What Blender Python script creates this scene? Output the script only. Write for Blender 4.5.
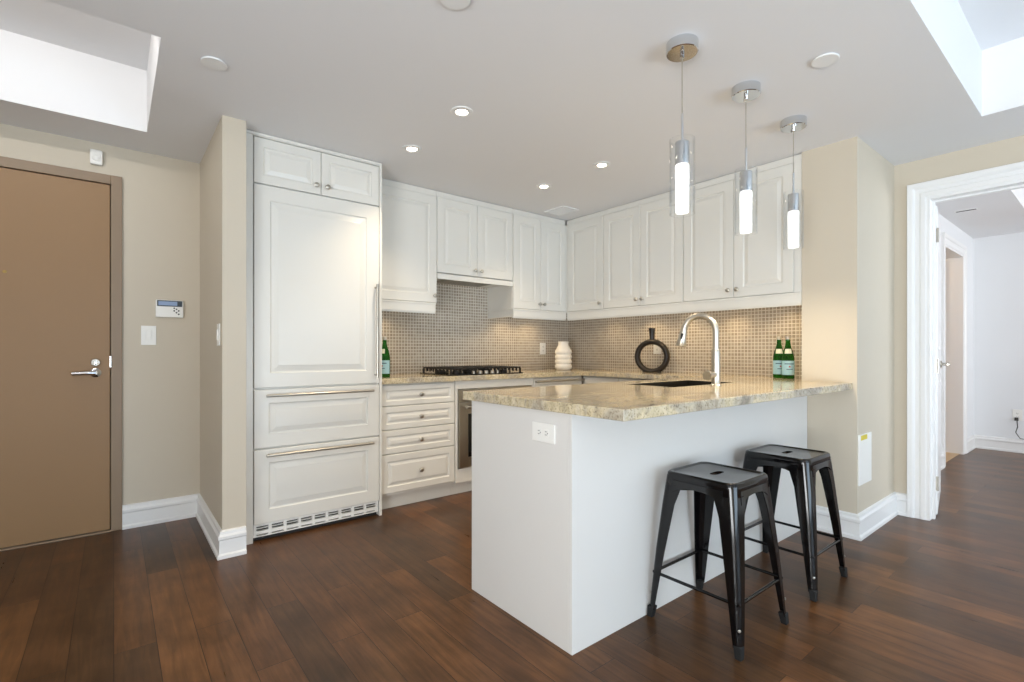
import bpy, bmesh, math, random
from mathutils import Vector, Matrix
random.seed(7)
for o in list(bpy.data.objects): bpy.data.objects.remove(o)
SC = bpy.context.scene
COL = SC.collection
PI = math.pi

# ---------------------------------------------------------------- camera
CAM_H = 1.10
cd = bpy.data.cameras.new('camera'); cam = bpy.data.objects.new('camera', cd); COL.objects.link(cam)
cd.sensor_width = 36.0; cd.sensor_fit = 'HORIZONTAL'
cd.lens = 494.8 / 1024 * 36.0
cd.shift_y = (351.1 - 341.0) / 1024
cd.clip_start = 0.05
cam.location = (0, 0, CAM_H)
cam.rotation_euler = (PI / 2, 0, -0.6777)
SC.camera = cam

# ---------------------------------------------------------------- world, windows' daylight, exposure
W = bpy.data.worlds.new('world'); SC.world = W; W.use_nodes = True
bg = W.node_tree.nodes['Background']
bg.inputs['Color'].default_value = (0.72, 0.86, 1.0, 1)
bg.inputs['Strength'].default_value = 1.0
SC.view_settings.view_transform = 'Standard'
SC.view_settings.look = 'None'
SC.view_settings.exposure = 0.22
SC.view_settings.gamma = 1.0
SC.view_settings.use_curve_mapping = False

def area(name, loc, rot, sx, sy, power, col):
    l = bpy.data.lights.new(name, 'AREA'); l.shape = 'RECTANGLE'; l.size = sx; l.size_y = sy
    l.energy = power; l.color = col
    o = bpy.data.objects.new(name, l); COL.objects.link(o); o.location = loc; o.rotation_euler = rot
    return o
# daylight just outside the windows of the living room and of the bedroom
area('daylight_living', (1.9, -3.70, .70), (PI / 2 + .95, 0, 0), 4.2, 1.8, 175, (0.64, 0.82, 1.0))
area('side_fill', (-3.10, -1.3, .70), (PI / 2 + .95, 0, -PI / 2), 3.0, 1.8, 350, (0.93, 0.96, .98))  # side fill, added to lift the ceiling and the peninsula end
area('daylight_bedroom', (5.9, -3.12, 1.35), (PI / 2 + .6, 0, 0), 2.8, 2.1, 112, (0.97, 0.98, 1.0))

# ---------------------------------------------------------------- materials
def lin(h):
    if isinstance(h, (tuple, list)): return (*h[:3], 1)
    r = [int(h[i:i + 2], 16) / 255 for i in (0, 2, 4)]
    return tuple((c / 12.92 if c <= .04045 else ((c + .055) / 1.055) ** 2.4) for c in r) + (1,)

class NT:
    def __init__(s, name):
        s.m = bpy.data.materials.new(name); s.m.use_nodes = True
        s.t = s.m.node_tree; s.n = s.t.nodes; s.b = s.n['Principled BSDF']
    def new(s, t, **k):
        n = s.n.new(t)
        for a, v in k.items():
            if a.startswith('i_'):
                n.inputs[a[2:].replace('_', ' ')].default_value = v
            else: setattr(n, a, v)
        return n
    def link(s, a, b): s.t.links.new(a, b)
    def coord(s, scale=(1, 1, 1), rot=(0, 0, 0)):
        g = s.new('ShaderNodeNewGeometry'); mp = s.new('ShaderNodeMapping')
        mp.inputs['Scale'].default_value = scale; mp.inputs['Rotation'].default_value = rot
        s.link(g.outputs['Position'], mp.inputs['Vector']); return mp.outputs['Vector']
    def mix(s, fac, a, b, mode='MIX'):
        m = s.new('ShaderNodeMix', data_type='RGBA', blend_type=mode)
        for sock, v in ((m.inputs[0], fac), (m.inputs[6], a), (m.inputs[7], b)):
            if hasattr(v, 'is_linked') or hasattr(v, 'links'): s.link(v, sock)
            else: sock.default_value = v
        return m.outputs[2]

def simple(name, col, rough=.5, metal=0.0, var=.03, vscale=6, bump=0.0, bscale=60, spec=.5, coat=0.0):
    t = NT(name); b = t.b
    b.inputs['Roughness'].default_value = rough; b.inputs['Metallic'].default_value = metal
    b.inputs['Specular IOR Level'].default_value = spec
    b.inputs['Coat Weight'].default_value = coat
    c = lin(col)
    no = t.new('ShaderNodeTexNoise'); no.inputs['Scale'].default_value = vscale; no.inputs['Detail'].default_value = 3
    v = t.coord(); t.link(v, no.inputs['Vector'])
    c2 = tuple(max(0, x * (1 - var)) for x in c[:3]) + (1,)
    t.link(t.mix(no.outputs['Fac'], c2, c), b.inputs['Base Color'])
    if bump:
        n2 = t.new('ShaderNodeTexNoise'); n2.inputs['Scale'].default_value = bscale; t.link(v, n2.inputs['Vector'])
        bp = t.new('ShaderNodeBump'); bp.inputs['Strength'].default_value = bump; bp.inputs['Distance'].default_value = .002
        t.link(n2.outputs['Fac'], bp.inputs['Height']); t.link(bp.outputs['Normal'], b.inputs['Normal'])
    return t.m

M = {}
M['wall'] = simple('greige_paint', 'CBC1AF', .6, var=.02, bump=.1, bscale=300)
M['ceiling'] = simple('ceiling_paint', 'E5E5E6', .75, var=.01, bump=.1, bscale=250)
M['trim'] = simple('white_trim_paint', 'E9E9E8', .35, var=.01)
M['white_wall'] = simple('bedroom_paint', 'E6E8EA', .6, var=.01)
M['beige_wall'] = simple('bathroom_beige_paint', 'CDAE82', .6, var=.03)
M['cab'] = simple('cabinet_white_lacquer', 'DFDDD6', .30, var=.01)
M['island'] = simple('island_panel_white', 'DCDAD6', .45, var=.015)
M['cab_dark'] = simple('toe_kick_shadow_gap', '2A2826', .7)
M['steel'] = simple('brushed_steel', 'B9B4AA', .30, metal=1, var=.08, vscale=40)
M['nickel'] = simple('brushed_nickel', 'BDB8AE', .33, metal=1, var=.04)
M['chrome'] = simple('polished_chrome', 'D8DADC', .10, metal=1, var=.02)
M['door'] = simple('brown_door_paint', '967550', .45, var=.06, vscale=3, bump=.05)
M['doorframe'] = simple('brown_frame_paint', '8F7A63', .42, var=.04)
M['black_metal'] = simple('black_gloss_powdercoat', '0B0A0B', .13, metal=.0, var=.2, spec=.42)
M['iron'] = simple('cast_iron', '17130F', .45, var=.2, bump=.2)
M['black_glass'] = simple('black_glass', '0A0A0A', .06, spec=.6)
M['rubber'] = simple('black_rubber', '0B0B0B', .7)
M['plastic'] = simple('white_plastic', 'F0EFEA', .35)
M['slot'] = simple('dark_slot', '3A3835', .6)
M['ring'] = simple('dark_brown_ceramic', '1E150E', .42, var=.35, vscale=30, bump=.3, bscale=90)
M['vase'] = simple('matte_white_ceramic', 'F2EFE8', .5, var=.02)
M['label'] = simple('pale_blue_label', 'A9D3DF', .5, var=.15, vscale=60)
M['label_white'] = simple('cream_label', 'ECEBD2', .5)
M['red'] = simple('red_ink', 'B02A22', .5)
M['ink'] = simple('navy_ink', '35506A', .5)
M['yellow'] = simple('yellow_sticker', 'D8C63A', .5)
M['cap'] = simple('silver_cap', 'C9C4BB', .35, metal=.7)
M['lcd'] = simple('blue_grey_lcd', '8FA3C4', .2)
M['lcd_dark'] = simple('dark_keypad_bezel', '2B333A', .3)
M['brass'] = simple('aged_brass', 'A88A52', .35, metal=.9)
M['sink'] = simple('sink_steel_shaded', '4A463F', .4, metal=.9)  # steel darkened to hold the shade inside the basin
M['bath_tile'] = simple('beige_floor_tile', 'C9AB80', .3)

def glass(name, col, rough=0.0, ior=1.45):
    t = NT(name); b = t.b
    b.inputs['Base Color'].default_value = lin(col); b.inputs['Transmission Weight'].default_value = 1
    b.inputs['Roughness'].default_value = rough; b.inputs['IOR'].default_value = ior
    return t.m
M['green_glass'] = glass('green_bottle_glass', '2F8A2C', .03, 1.25)
def thin_glass(name, tint=(1, 1, 1, 1), rim=True):
    t = NT(name); t.n.remove(t.b)
    tr = t.new('ShaderNodeBsdfTransparent'); tr.inputs['Color'].default_value = tint
    gl = t.new('ShaderNodeBsdfGlossy'); gl.inputs['Roughness'].default_value = .03
    fr = t.new('ShaderNodeLayerWeight'); fr.inputs['Blend'].default_value = .5
    pw = t.new('ShaderNodeMath', operation='POWER'); pw.inputs[1].default_value = 3; t.link(fr.outputs['Facing'], pw.inputs[0])
    ma = t.new('ShaderNodeMath', operation='MULTIPLY_ADD'); ma.inputs[1].default_value = .8; ma.inputs[2].default_value = .025; t.link(pw.outputs[0], ma.inputs[0])
    mx = t.new('ShaderNodeMixShader')
    t.link(ma.outputs[0], mx.inputs[0]); t.link(tr.outputs[0], mx.inputs[1]); t.link(gl.outputs[0], mx.inputs[2])
    t.link(mx.outputs[0], t.n['Material Output'].inputs['Surface']); return t.m
M['clear_glass'] = thin_glass('clear_pendant_glass', (.985, .99, .99, 1))
M['pane'] = thin_glass('window_pane')
def emit(name, col, s):
    t = NT(name); b = t.b
    b.inputs['Emission Color'].default_value = lin(col); b.inputs['Emission Strength'].default_value = s
    b.inputs['Base Color'].default_value = lin(col)
    return t.m
M['lamp'] = emit('downlight_lens', 'FFF1DC', 22)
M['puck'] = emit('puck_lens', 'FFD9A0', 10)
def bubble():
    t = NT('lit_bubble_glass'); b = t.b
    vo = t.new('ShaderNodeTexVoronoi'); vo.inputs['Scale'].default_value = 90; t.link(t.coord(), vo.inputs['Vector'])
    cr = t.new('ShaderNodeValToRGB'); cr.color_ramp.elements[0].position = .15; cr.color_ramp.elements[1].position = .55
    cr.color_ramp.elements[0].color = (.42, .42, .41, 1); cr.color_ramp.elements[1].color = (1, 1, 1, 1)
    t.link(vo.outputs['Distance'], cr.inputs[0])
    t.link(cr.outputs[0], b.inputs['Emission Color']); b.inputs['Emission Strength'].default_value = 1.12
    b.inputs['Roughness'].default_value = .1
    return t.m
M['bubble'] = bubble()

def floor_mat():
    t = NT('dark_hardwood_planks'); b = t.b
    v = t.coord(rot=(0, 0, -PI / 2))
    br = t.new('ShaderNodeTexBrick'); br.offset = .37; br.offset_frequency = 2; br.squash = 1
    br.inputs['Scale'].default_value = 1; br.inputs['Brick Width'].default_value = 1.15; br.inputs['Row Height'].default_value = .127
    br.inputs['Mortar Size'].default_value = .0012; br.inputs['Mortar Smooth'].default_value = .2
    br.inputs['Color1'].default_value = (0, 0, 0, 1); br.inputs['Color2'].default_value = (1, 1, 1, 1); br.inputs['Mortar'].default_value = (0.5, 0.5, 0.5, 1)
    br.inputs['Bias'].default_value = 0
    t.link(v, br.inputs['Vector'])
    cr = t.new('ShaderNodeValToRGB'); e = cr.color_ramp.elements
    e[0].position = 0; e[0].color = lin('4E3724'); e[1].position = 1; e[1].color = lin('6F4B2D')
    x = e.new(.5); x.color = lin('604027')
    t.link(br.outputs['Color'], cr.inputs[0])
    # grain
    mp = t.new('ShaderNodeMapping'); mp.inputs['Scale'].default_value = (2.2, 26, 1); t.link(v, mp.inputs['Vector'])
    addv = t.new('ShaderNodeVectorMath', operation='ADD'); t.link(mp.outputs[0], addv.inputs[0])
    sc = t.new('ShaderNodeVectorMath', operation='SCALE'); sc.inputs['Scale'].default_value = 30; t.link(br.outputs['Color'], sc.inputs[0]); t.link(sc.outputs[0], addv.inputs[1])
    no = t.new('ShaderNodeTexNoise'); no.inputs['Scale'].default_value = 1.6; no.inputs['Detail'].default_value = 6; no.inputs['Roughness'].default_value = .6; no.inputs['Distortion'].default_value = .6
    t.link(addv.outputs[0], no.inputs['Vector'])
    gr = t.new('ShaderNodeMapRange'); gr.inputs['From Min'].default_value = .3; gr.inputs['From Max'].default_value = .7
    gr.inputs['To Min'].default_value = .62; gr.inputs['To Max'].default_value = 1.25; t.link(no.outputs['Fac'], gr.inputs['Value'])
    # knotty blotches
    n2 = t.new('ShaderNodeTexNoise'); n2.inputs['Scale'].default_value = 5; n2.inputs['Detail'].default_value = 4; t.link(v, n2.inputs['Vector'])
    g2 = t.new('ShaderNodeMapRange'); g2.inputs['From Min'].default_value = .3; g2.inputs['From Max'].default_value = .7
    g2.inputs['To Min'].default_value = .68; g2.inputs['To Max'].default_value = 1.2; t.link(n2.outputs['Fac'], g2.inputs['Value'])
    c = t.mix(1.0, cr.outputs[0], gr.outputs[0], 'MULTIPLY')
    c = t.mix(1.0, c, g2.outputs[0], 'MULTIPLY')
    c = t.mix(br.outputs['Fac'], c, lin('241610'))
    t.link(c, b.inputs['Base Color'])
    rr = t.new('ShaderNodeMapRange'); rr.inputs['To Min'].default_value = .24; rr.inputs['To Max'].default_value = .36
    t.link(no.outputs['Fac'], rr.inputs['Value']); t.link(rr.outputs[0], b.inputs['Roughness'])
    bp = t.new('ShaderNodeBump'); bp.inputs['Strength'].default_value = .25; bp.inputs['Distance'].default_value = .001
    inv = t.new('ShaderNodeMath', operation='SUBTRACT'); inv.inputs[0].default_value = 1; t.link(br.outputs['Fac'], inv.inputs[1])
    ad = t.new('ShaderNodeMath', operation='ADD'); ml = t.new('ShaderNodeMath', operation='MULTIPLY'); ml.inputs[1].default_value = .35
    t.link(no.outputs['Fac'], ml.inputs[0]); t.link(inv.outputs[0], ad.inputs[0]); t.link(ml.outputs[0], ad.inputs[1])
    t.link(ad.outputs[0], bp.inputs['Height']); t.link(bp.outputs[0], b.inputs['Normal'])
    b.inputs['Specular IOR Level'].default_value = .25
    return t.m
M['floor'] = floor_mat()

def tile_mat(name, axis):
    t = NT(name); b = t.b
    g = t.new('ShaderNodeNewGeometry'); sp = t.new('ShaderNodeSeparateXYZ'); cb = t.new('ShaderNodeCombineXYZ')
    t.link(g.outputs['Position'], sp.inputs[0]); t.link(sp.outputs[axis], cb.inputs[0]); t.link(sp.outputs[2], cb.inputs[1])
    br = t.new('ShaderNodeTexBrick'); br.offset = 0; br.squash = 1
    br.inputs['Scale'].default_value = 1; br.inputs['Brick Width'].default_value = .0265; br.inputs['Row Height'].default_value = .0265
    br.inputs['Mortar Size'].default_value = .0032; br.inputs['Mortar Smooth'].default_value = .3
    br.inputs['Color1'].default_value = lin('9D9182'); br.inputs['Color2'].default_value = lin('B0A698'); br.inputs['Mortar'].default_value = lin('D8D0C2')
    t.link(cb.outputs[0], br.inputs['Vector']); t.link(br.outputs['Color'], b.inputs['Base Color'])
    mr = t.new('ShaderNodeMapRange'); mr.inputs['To Min'].default_value = .12; mr.inputs['To Max'].default_value = .6
    t.link(br.outputs['Fac'], mr.inputs['Value']); t.link(mr.outputs[0], b.inputs['Roughness'])
    bp = t.new('ShaderNodeBump'); bp.invert = True; bp.inputs['Strength'].default_value = .5; bp.inputs['Distance'].default_value = .002
    t.link(br.outputs['Fac'], bp.inputs['Height']); t.link(bp.outputs[0], b.inputs['Normal'])
    return t.m
M['tile_x'] = tile_mat('mosaic_tile_back', 0); M['tile_y'] = tile_mat('mosaic_tile_side', 1)

def granite():
    t = NT('beige_granite'); b = t.b
    v = t.coord()
    n1 = t.new('ShaderNodeTexNoise'); n1.inputs['Scale'].default_value = 3.2; n1.inputs['Detail'].default_value = 6; n1.inputs['Distortion'].default_value = 1.6
    v2 = t.coord(scale=(1, 2.4, 1.4), rot=(0, 0, .5)); t.link(v2, n1.inputs['Vector'])
    cr = t.new('ShaderNodeValToRGB'); e = cr.color_ramp.elements
    e[0].position = .28; e[0].color = lin('9A9282'); e[1].position = .72; e[1].color = lin('DED3BA')
    x = e.new(.45); x.color = lin('C2B8A4'); x = e.new(.56); x.color = lin('D6C8A6')
    t.link(n1.outputs['Fac'], cr.inputs[0])
    n2 = t.new('ShaderNodeTexNoise'); n2.inputs['Scale'].default_value = 130; n2.inputs['Detail'].default_value = 4; t.link(v, n2.inputs['Vector'])
    r2 = t.new('ShaderNodeValToRGB'); r2.color_ramp.elements[0].position = .30; r2.color_ramp.elements[1].position = .47
    r2.color_ramp.elements[0].color = (.46, .42, .39, 1); r2.color_ramp.elements[1].color = (1, 1, 1, 1)
    t.link(n2.outputs['Fac'], r2.inputs[0])
    n3 = t.new('ShaderNodeTexNoise'); n3.inputs['Scale'].default_value = 45; n3.inputs['Detail'].default_value = 5; t.link(v, n3.inputs['Vector'])
    r3 = t.new('ShaderNodeValToRGB'); r3.color_ramp.elements[0].position = .36; r3.color_ramp.elements[1].position = .60
    r3.color_ramp.elements[0].color = (.72, .69, .66, 1); r3.color_ramp.elements[1].color = (1, 1, 1, 1)
    t.link(n3.outputs['Fac'], r3.inputs[0])
    c = t.mix(1.0, cr.outputs[0], r2.outputs[0], 'MULTIPLY'); c = t.mix(.85, c, r3.outputs[0], 'MULTIPLY')
    t.link(c, b.inputs['Base Color']); b.inputs['Roughness'].default_value = .10
    return t.m
M['granite'] = granite()

# ---------------------------------------------------------------- mesh builder
class B:
    def __init__(s): s.bm = bmesh.new()
    def box(s, x0, x1, y0, y1, z0, z1, bev=0):
        x0, x1 = sorted((x0, x1)); y0, y1 = sorted((y0, y1)); z0, z1 = sorted((z0, z1))
        r = bmesh.ops.create_cube(s.bm, size=1)
        for v in r['verts']:
            v.co = Vector(((x0 + x1) / 2 + v.co.x * (x1 - x0), (y0 + y1) / 2 + v.co.y * (y1 - y0), (z0 + z1) / 2 + v.co.z * (z1 - z0)))
        if bev:
            es = list({e for v in r['verts'] for e in v.link_edges})
            bmesh.ops.bevel(s.bm, geom=es, offset=bev, segments=2, profile=.6, affect='EDGES')
        return s
    def _ring(s, c, n, r, seg, ref=None):
        n = n.normalized(); a = n.orthogonal().normalized() if ref is None else (ref - n * ref.dot(n)).normalized()
        b = n.cross(a)
        return [s.bm.verts.new(c + a * (r * math.cos(2 * PI * i / seg)) + b * (r * math.sin(2 * PI * i / seg))) for i in range(seg)]
    def _skin(s, rings, cap0=True, cap1=True, close=False):
        k = len(rings)
        for i in range(k if close else k - 1):
            A, Bq = rings[i], rings[(i + 1) % k]; m = len(A)
            for j in range(m): s.bm.faces.new((A[j], A[(j + 1) % m], Bq[(j + 1) % m], Bq[j]))
        if not close:
            if cap0: s.bm.faces.new(rings[0][::-1])
            if cap1: s.bm.faces.new(rings[-1])
    def tube(s, pts, r, seg=12, caps=True, close=False):
        pts = [Vector(p) for p in pts]; rs = r if isinstance(r, (list, tuple)) else [r] * len(pts)
        ref = None; rings = []
        for i, p in enumerate(pts):
            if close: n = (pts[(i + 1) % len(pts)] - pts[i - 1])
            else: n = (pts[min(i + 1, len(pts) - 1)] - pts[max(i - 1, 0)])
            n.normalize()
            if ref is None: ref = n.orthogonal()
            ref = (ref - n * ref.dot(n)).normalized()
            rings.append(s._ring(p, n, rs[i], seg, ref))
        s._skin(rings, caps, caps, close); return s
    def lathe(s, prof, c=(0, 0, 0), axis=(0, 0, 1), seg=28, caps=(True, True)):
        c = Vector(c); ax = Vector(axis).normalized()
        ref = ax.orthogonal()
        rings = [s._ring(c + ax * h, ax, max(r, .0003), seg, ref) for r, h in prof]
        s._skin(rings, *caps); return s
    def loops(s, ls, cap0=True, cap1=True):
        s._skin([[s.bm.verts.new(Vector(p)) for p in l] for l in ls], cap0, cap1); return s
    def prism(s, poly, f):
        "poly: 2D outline; f(u,v,t) maps to world for t in 0,1"
        return s.loops([[f(u, v, t) for u, v in poly] for t in (0, 1)])
    def grid(s, xs, ys, occ, z0, z1):
        "solid slab made of the occupied cells of a grid"
        V = {}
        def vt(i, j, k):
            if (i, j, k) not in V: V[(i, j, k)] = s.bm.verts.new((xs[i], ys[j], (z0, z1)[k]))
            return V[(i, j, k)]
        n, m = len(xs) - 1, len(ys) - 1
        O = lambda i, j: 0 <= i < n and 0 <= j < m and occ((xs[i] + xs[i + 1]) / 2, (ys[j] + ys[j + 1]) / 2)
        for i in range(n):
            for j in range(m):
                if not O(i, j): continue
                s.bm.faces.new((vt(i, j, 1), vt(i + 1, j, 1), vt(i + 1, j + 1, 1), vt(i, j + 1, 1)))
                s.bm.faces.new((vt(i, j, 0), vt(i, j + 1, 0), vt(i + 1, j + 1, 0), vt(i + 1, j, 0)))
                for di, dj, a, b in ((-1, 0, (i, j + 1), (i, j)), (1, 0, (i + 1, j), (i + 1, j + 1)), (0, -1, (i, j), (i + 1, j)), (0, 1, (i + 1, j + 1), (i, j + 1))):
                    if not O(i + di, j + dj):
                        s.bm.faces.new((vt(*a, 0), vt(*b, 0), vt(*b, 1), vt(*a, 1)))
        return s

def wloc(o):
    v = Vector((0, 0, 0))
    while o is not None: v = v + o.location; o = o.parent
    return v
def build(name, b, mat, parent=None, smooth=False, label=None, bevel=0, loc=None):
    bmesh.ops.recalc_face_normals(b.bm, faces=b.bm.faces[:])
    if loc is not None:
        for v in b.bm.verts: v.co -= Vector(loc)
    elif parent is not None:
        # each part gets its own origin at its centre
        k = len(b.bm.verts); c = Vector((0, 0, 0))
        lo = Vector([min(v.co[i] for v in b.bm.verts) for i in range(3)]); hi = Vector([max(v.co[i] for v in b.bm.verts) for i in range(3)])
        c = (lo + hi) / 2; off = c
        for v in b.bm.verts: v.co -= off
    me = bpy.data.meshes.new(name); b.bm.to_mesh(me); b.bm.free()
    o = bpy.data.objects.new(name, me); COL.objects.link(o)
    if isinstance(mat, str): mat = M[mat]
    me.materials.append(mat)
    if parent is not None:
        o.parent = parent; o.location = off - wloc(parent)
    elif loc is not None: o.location = loc
    if smooth:
        for p in me.polygons: p.use_smooth = True
        try: me.set_sharp_from_angle(angle=math.radians(smooth if smooth is not True else 40))
        except Exception: pass
    if bevel:
        md = o.modifiers.new('bevel', 'BEVEL'); md.width = bevel; md.segments = 2; md.limit_method = 'ANGLE'; md.angle_limit = math.radians(35)
    if label: o['label'] = label
    return o
def thing(name, label, cat, loc, group=None):
    o = bpy.data.objects.new(name, None); o.empty_display_size = .1; COL.objects.link(o); o.location = loc
    o['label'] = label; o['category'] = cat
    if group: o['group'] = group
    return o
def tag(o, label, cat, group=None):
    o['label'] = label; o['category'] = cat
    if group: o['group'] = group
    return o
def struct(name, b, mat, **k):
    o = build(name, b, mat, **k); o['kind'] = 'structure'; return o
def copy_tree(o, loc=None, label=None, parent=None):
    c = o.copy(); COL.objects.link(c)
    if parent is not None: c.parent = parent
    if loc is not None: c.location = loc
    if label: c['label'] = label
    for ch in list(o.children): copy_tree(ch, parent=c)
    return c

# ---------------------------------------------------------------- room shell
H = 2.358; HR = 2.71
XP = 3.392; YP = 0.99          # pillar corner
XD = 4.13                      # doorway wall
YE = 3.90                      # entry wall
struct('floor', B().box(-2.7, 7.8, -3.3, 3.95, -.06, 0), 'floor')
# ceiling with two raised recesses
rl = (-1.7, .148, 2.43, 3.53); rr = (.9, 3.625, -2.3, .487)
b = B()
xs = sorted([-2.7, rl[0], rl[1], rr[0], rr[1], 4.2]); ys = sorted([-3.3, rl[2], rl[3], rr[2], rr[3], 3.95])
inr = lambda x, y, r: r[0] < x < r[1] and r[2] < y < r[3]
b.grid(xs, ys, lambda x, y: not inr(x, y, rl) and not inr(x, y, rr), H, H + .1)
for r in (rl, rr):
    x0, x1, y0, y1 = r
    b.box(x0 - .05, x1 + .05, y0 - .05, y1 + .05, HR, HR + .05)
    b.box(x0 - .05, x0, y0 - .05, y1 + .05, H + .1, HR); b.box(x1, x1 + .05, y0 - .05, y1 + .05, H + .1, HR)
    b.box(x0, x1, y0 - .05, y0, H + .1, HR); b.box(x0, x1, y1, y1 + .05, H + .1, HR)
struct('ceiling', b, 'ceiling')

def wall_y(name, y0, y1, x0, x1, mat, holes=(), z1=H + .05):
    b = B(); xs = sorted({x0, x1, *[h[0] for h in holes], *[h[1] for h in holes]}); zs = sorted({0, z1, *[h[2] for h in holes], *[h[3] for h in holes]})
    b.grid(xs, zs, lambda x, z: not any(h[0] < x < h[1] and h[2] < z < h[3] for h in holes), 0, 1)
    for v in b.bm.verts: v.co = Vector((v.co.x, y0 + (y1 - y0) * v.co.z, v.co.y))
    return struct(name, b, mat)
def wall_x(name, x0, x1, y0, y1, mat, holes=(), z1=H + .05):
    b = B(); ys = sorted({y0, y1, *[h[0] for h in holes], *[h[1] for h in holes]}); zs = sorted({0, z1, *[h[2] for h in holes], *[h[3] for h in holes]})
    b.grid(ys, zs, lambda x, z: not any(h[0] < x < h[1] and h[2] < z < h[3] for h in holes), 0, 1)
    for v in b.bm.verts: v.co = Vector((x0 + (x1 - x0) * v.co.z, v.co.x, v.co.y))
    return struct(name, b, mat)
DX0, DX1, DZ = -.985, .041, 2.173
wall_y('wall_entry', YE, YE + .12, -2.6, .45, 'wall', [(DX0, DX1, 0, DZ)])
wall_x('wall_partition', .45, .565, 3.02, YE + .12, 'wall')
wall_y('wall_kitchen_back', 3.768, 3.9, .565, 3.9, 'wall')
wall_x('wall_kitchen_right', 3.808, 3.93, YP + .3, 3.768, 'wall')
struct('wall_pillar', B().box(XP, XD + .12, YP, YP + .3, 0, H + .05), 'wall')
wall_x('wall_doorway', XD, XD + .12, -3.2, YP, 'wall', [(-.10, .816, 0, 2.10)])
wall_x('wall_left', -2.72, -2.6, -3.2, YE + .12, 'wall', [(-2.7, .1, .35, 2.2)])
wall_y('wall_behind', -3.32, -3.2, -2.72, XD + .12, 'wall', [(.1, 3.7, .25, 2.25)])
# bedroom shell
XF = 7.65; YB = 1.10; HB = 2.385
wall_y('wall_bedroom_side', YB, YB + .12, XD + .12, XF, 'white_wall', [(6.2, 7.05, 0, 2.12)], z1=HB + .05)
wall_x('wall_bedroom_far', XF, XF + .1, -2.9, YB + .12, 'white_wall', z1=HB + .05)
wall_y('wall_bedroom_window', -2.9, -2.8, XD + .12, XF + .1, 'white_wall', [(4.6, 7.2, .4, 2.2)], z1=HB + .05)
struct('wall_bedroom_return', B().box(XD + .121, XD + .128, -2.8, -.10, 0, HB + .05), 'white_wall')
rb = (4.5, 7.3, -2.3, .58)
b = B(); b.grid(sorted([XD + .12, XF + .1, rb[0], rb[1]]), sorted([-2.9, YB + .12, rb[2], rb[3]]), lambda x, y: not inr(x, y, rb), HB, HB + .1)
x0, x1, y0, y1 = rb
b.box(x0 - .05, x1 + .05, y0 - .05, y1 + .05, 2.74, 2.79); b.box(x0 - .05, x0, y0 - .05, y1 + .05, HB + .1, 2.74); b.box(x1, x1 + .05, y0 - .05, y1 + .05, HB + .1, 2.74)
b.box(x0, x1, y0 - .05, y0, HB + .1, 2.74); b.box(x0, x1, y1, y1 + .05, HB + .1, 2.74)
struct('ceiling', b, 'ceiling')
# room beyond the bedroom (beige bathroom)
b = B(); b.box(5.0, 5.06, YB + .12, 2.9, 0, 2.4); b.box(7.6, 7.66, YB + .12, 2.9, 0, 2.4); b.box(5.0, 7.66, 2.84, 2.9, 0, 2.4); b.box(5.0, 7.66, YB + .12, 2.9, 2.4, 2.45)
struct('wall_bathroom', b, 'beige_wall')
struct('floor', B().box(5.06, 7.6, YB + .02, 2.84, -.002, .004), 'bath_tile')

# windows behind the viewer
def window_y(name, x0, x1, z0, z1, y0, y1, n, yp):
    b = B(); w = .06
    b.box(x0, x1, y0, y1, z0, z0 + w); b.box(x0, x1, y0, y1, z1 - w, z1)
    for i in range(n + 1):
        x = x0 + (x1 - x0 - w) * i / n; b.box(x, x + w, y0, y1, z0 + w, z1 - w)
    o = struct(name, b, 'trim', loc=((x0 + x1) / 2, (y0 + y1) / 2, z0))
    p = build('pane', B().box(x0 + w, x1 - w, yp - .002, yp + .002, z0 + w, z1 - w), 'pane', o); p['kind'] = 'structure'
window_y('window_1', .1, 3.7, .25, 2.25, -3.30, -3.22, 4, -3.26)
window_y('window_2', 4.6, 7.2, .4, 2.2, -2.89, -2.82, 3, -2.855)
b = B(); w = .06  # unseen left window, added for the side fill
b.box(-2.70, -2.62, -2.7, .1, .35, .41); b.box(-2.70, -2.62, -2.7, .1, 2.14, 2.2)
for i in range(4): y = -2.7 + (2.8 - w) * i / 3; b.box(-2.70, -2.62, y, y + w, .41, 2.14)
o = struct('window_3', b, 'trim', loc=(-2.66, -1.3, .35))
p = build('pane', B().box(-2.662, -2.658, -2.64, .04, .41, 2.14), 'pane', o); p['kind'] = 'structure'

# baseboards: a moulded profile swept along straight runs with mitred ends
BP = [(0, 0), (.026, 0), (.026, .018), (.017, .026), (.015, .095), (.022, .103), (.022, .116), (.014, .126), (.012, .140), (0, .146)]
def base_run(name, p0, p1, out, m0=0, m1=0):
    "m = mitre: +1 outer corner, -1 inner corner, 0 square"
    p0 = Vector((*p0, 0)); p1 = Vector((*p1, 0)); d = (p1 - p0).normalized(); out = Vector((*out, 0)); b = B()
    b.loops([[p0 + out * u + Vector((0, 0, v)) - d * (u * m0) for u, v in BP], [p1 + out * u + Vector((0, 0, v)) + d * (u * m1) for u, v in BP]])
    return struct(name, b, 'trim')
base_run('baseboard_entry', (DX1, YE), (.45, YE), (0, -1), 0, -1)
base_run('baseboard_entry', (-2.6, YE), (DX0, YE), (0, -1), -1, 0)
base_run('baseboard_partition', (.45, YE), (.45, 3.02), (-1, 0), -1, 1)
base_run('baseboard_partition', (.45, 3.02), (.562, 3.02), (0, -1), 1, 0)
base_run('baseboard_pillar', (XP, 1.256), (XP, YP), (-1, 0), 0, 1)
base_run('baseboard_pillar', (XP, YP), (XD, YP), (0, -1), 1, -1)
base_run('baseboard_doorway', (XD, YP), (XD, .915), (-1, 0), -1, 0)
base_run('baseboard_doorway', (XD, -.2), (XD, -3.2), (-1, 0), 0, -1)
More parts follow.
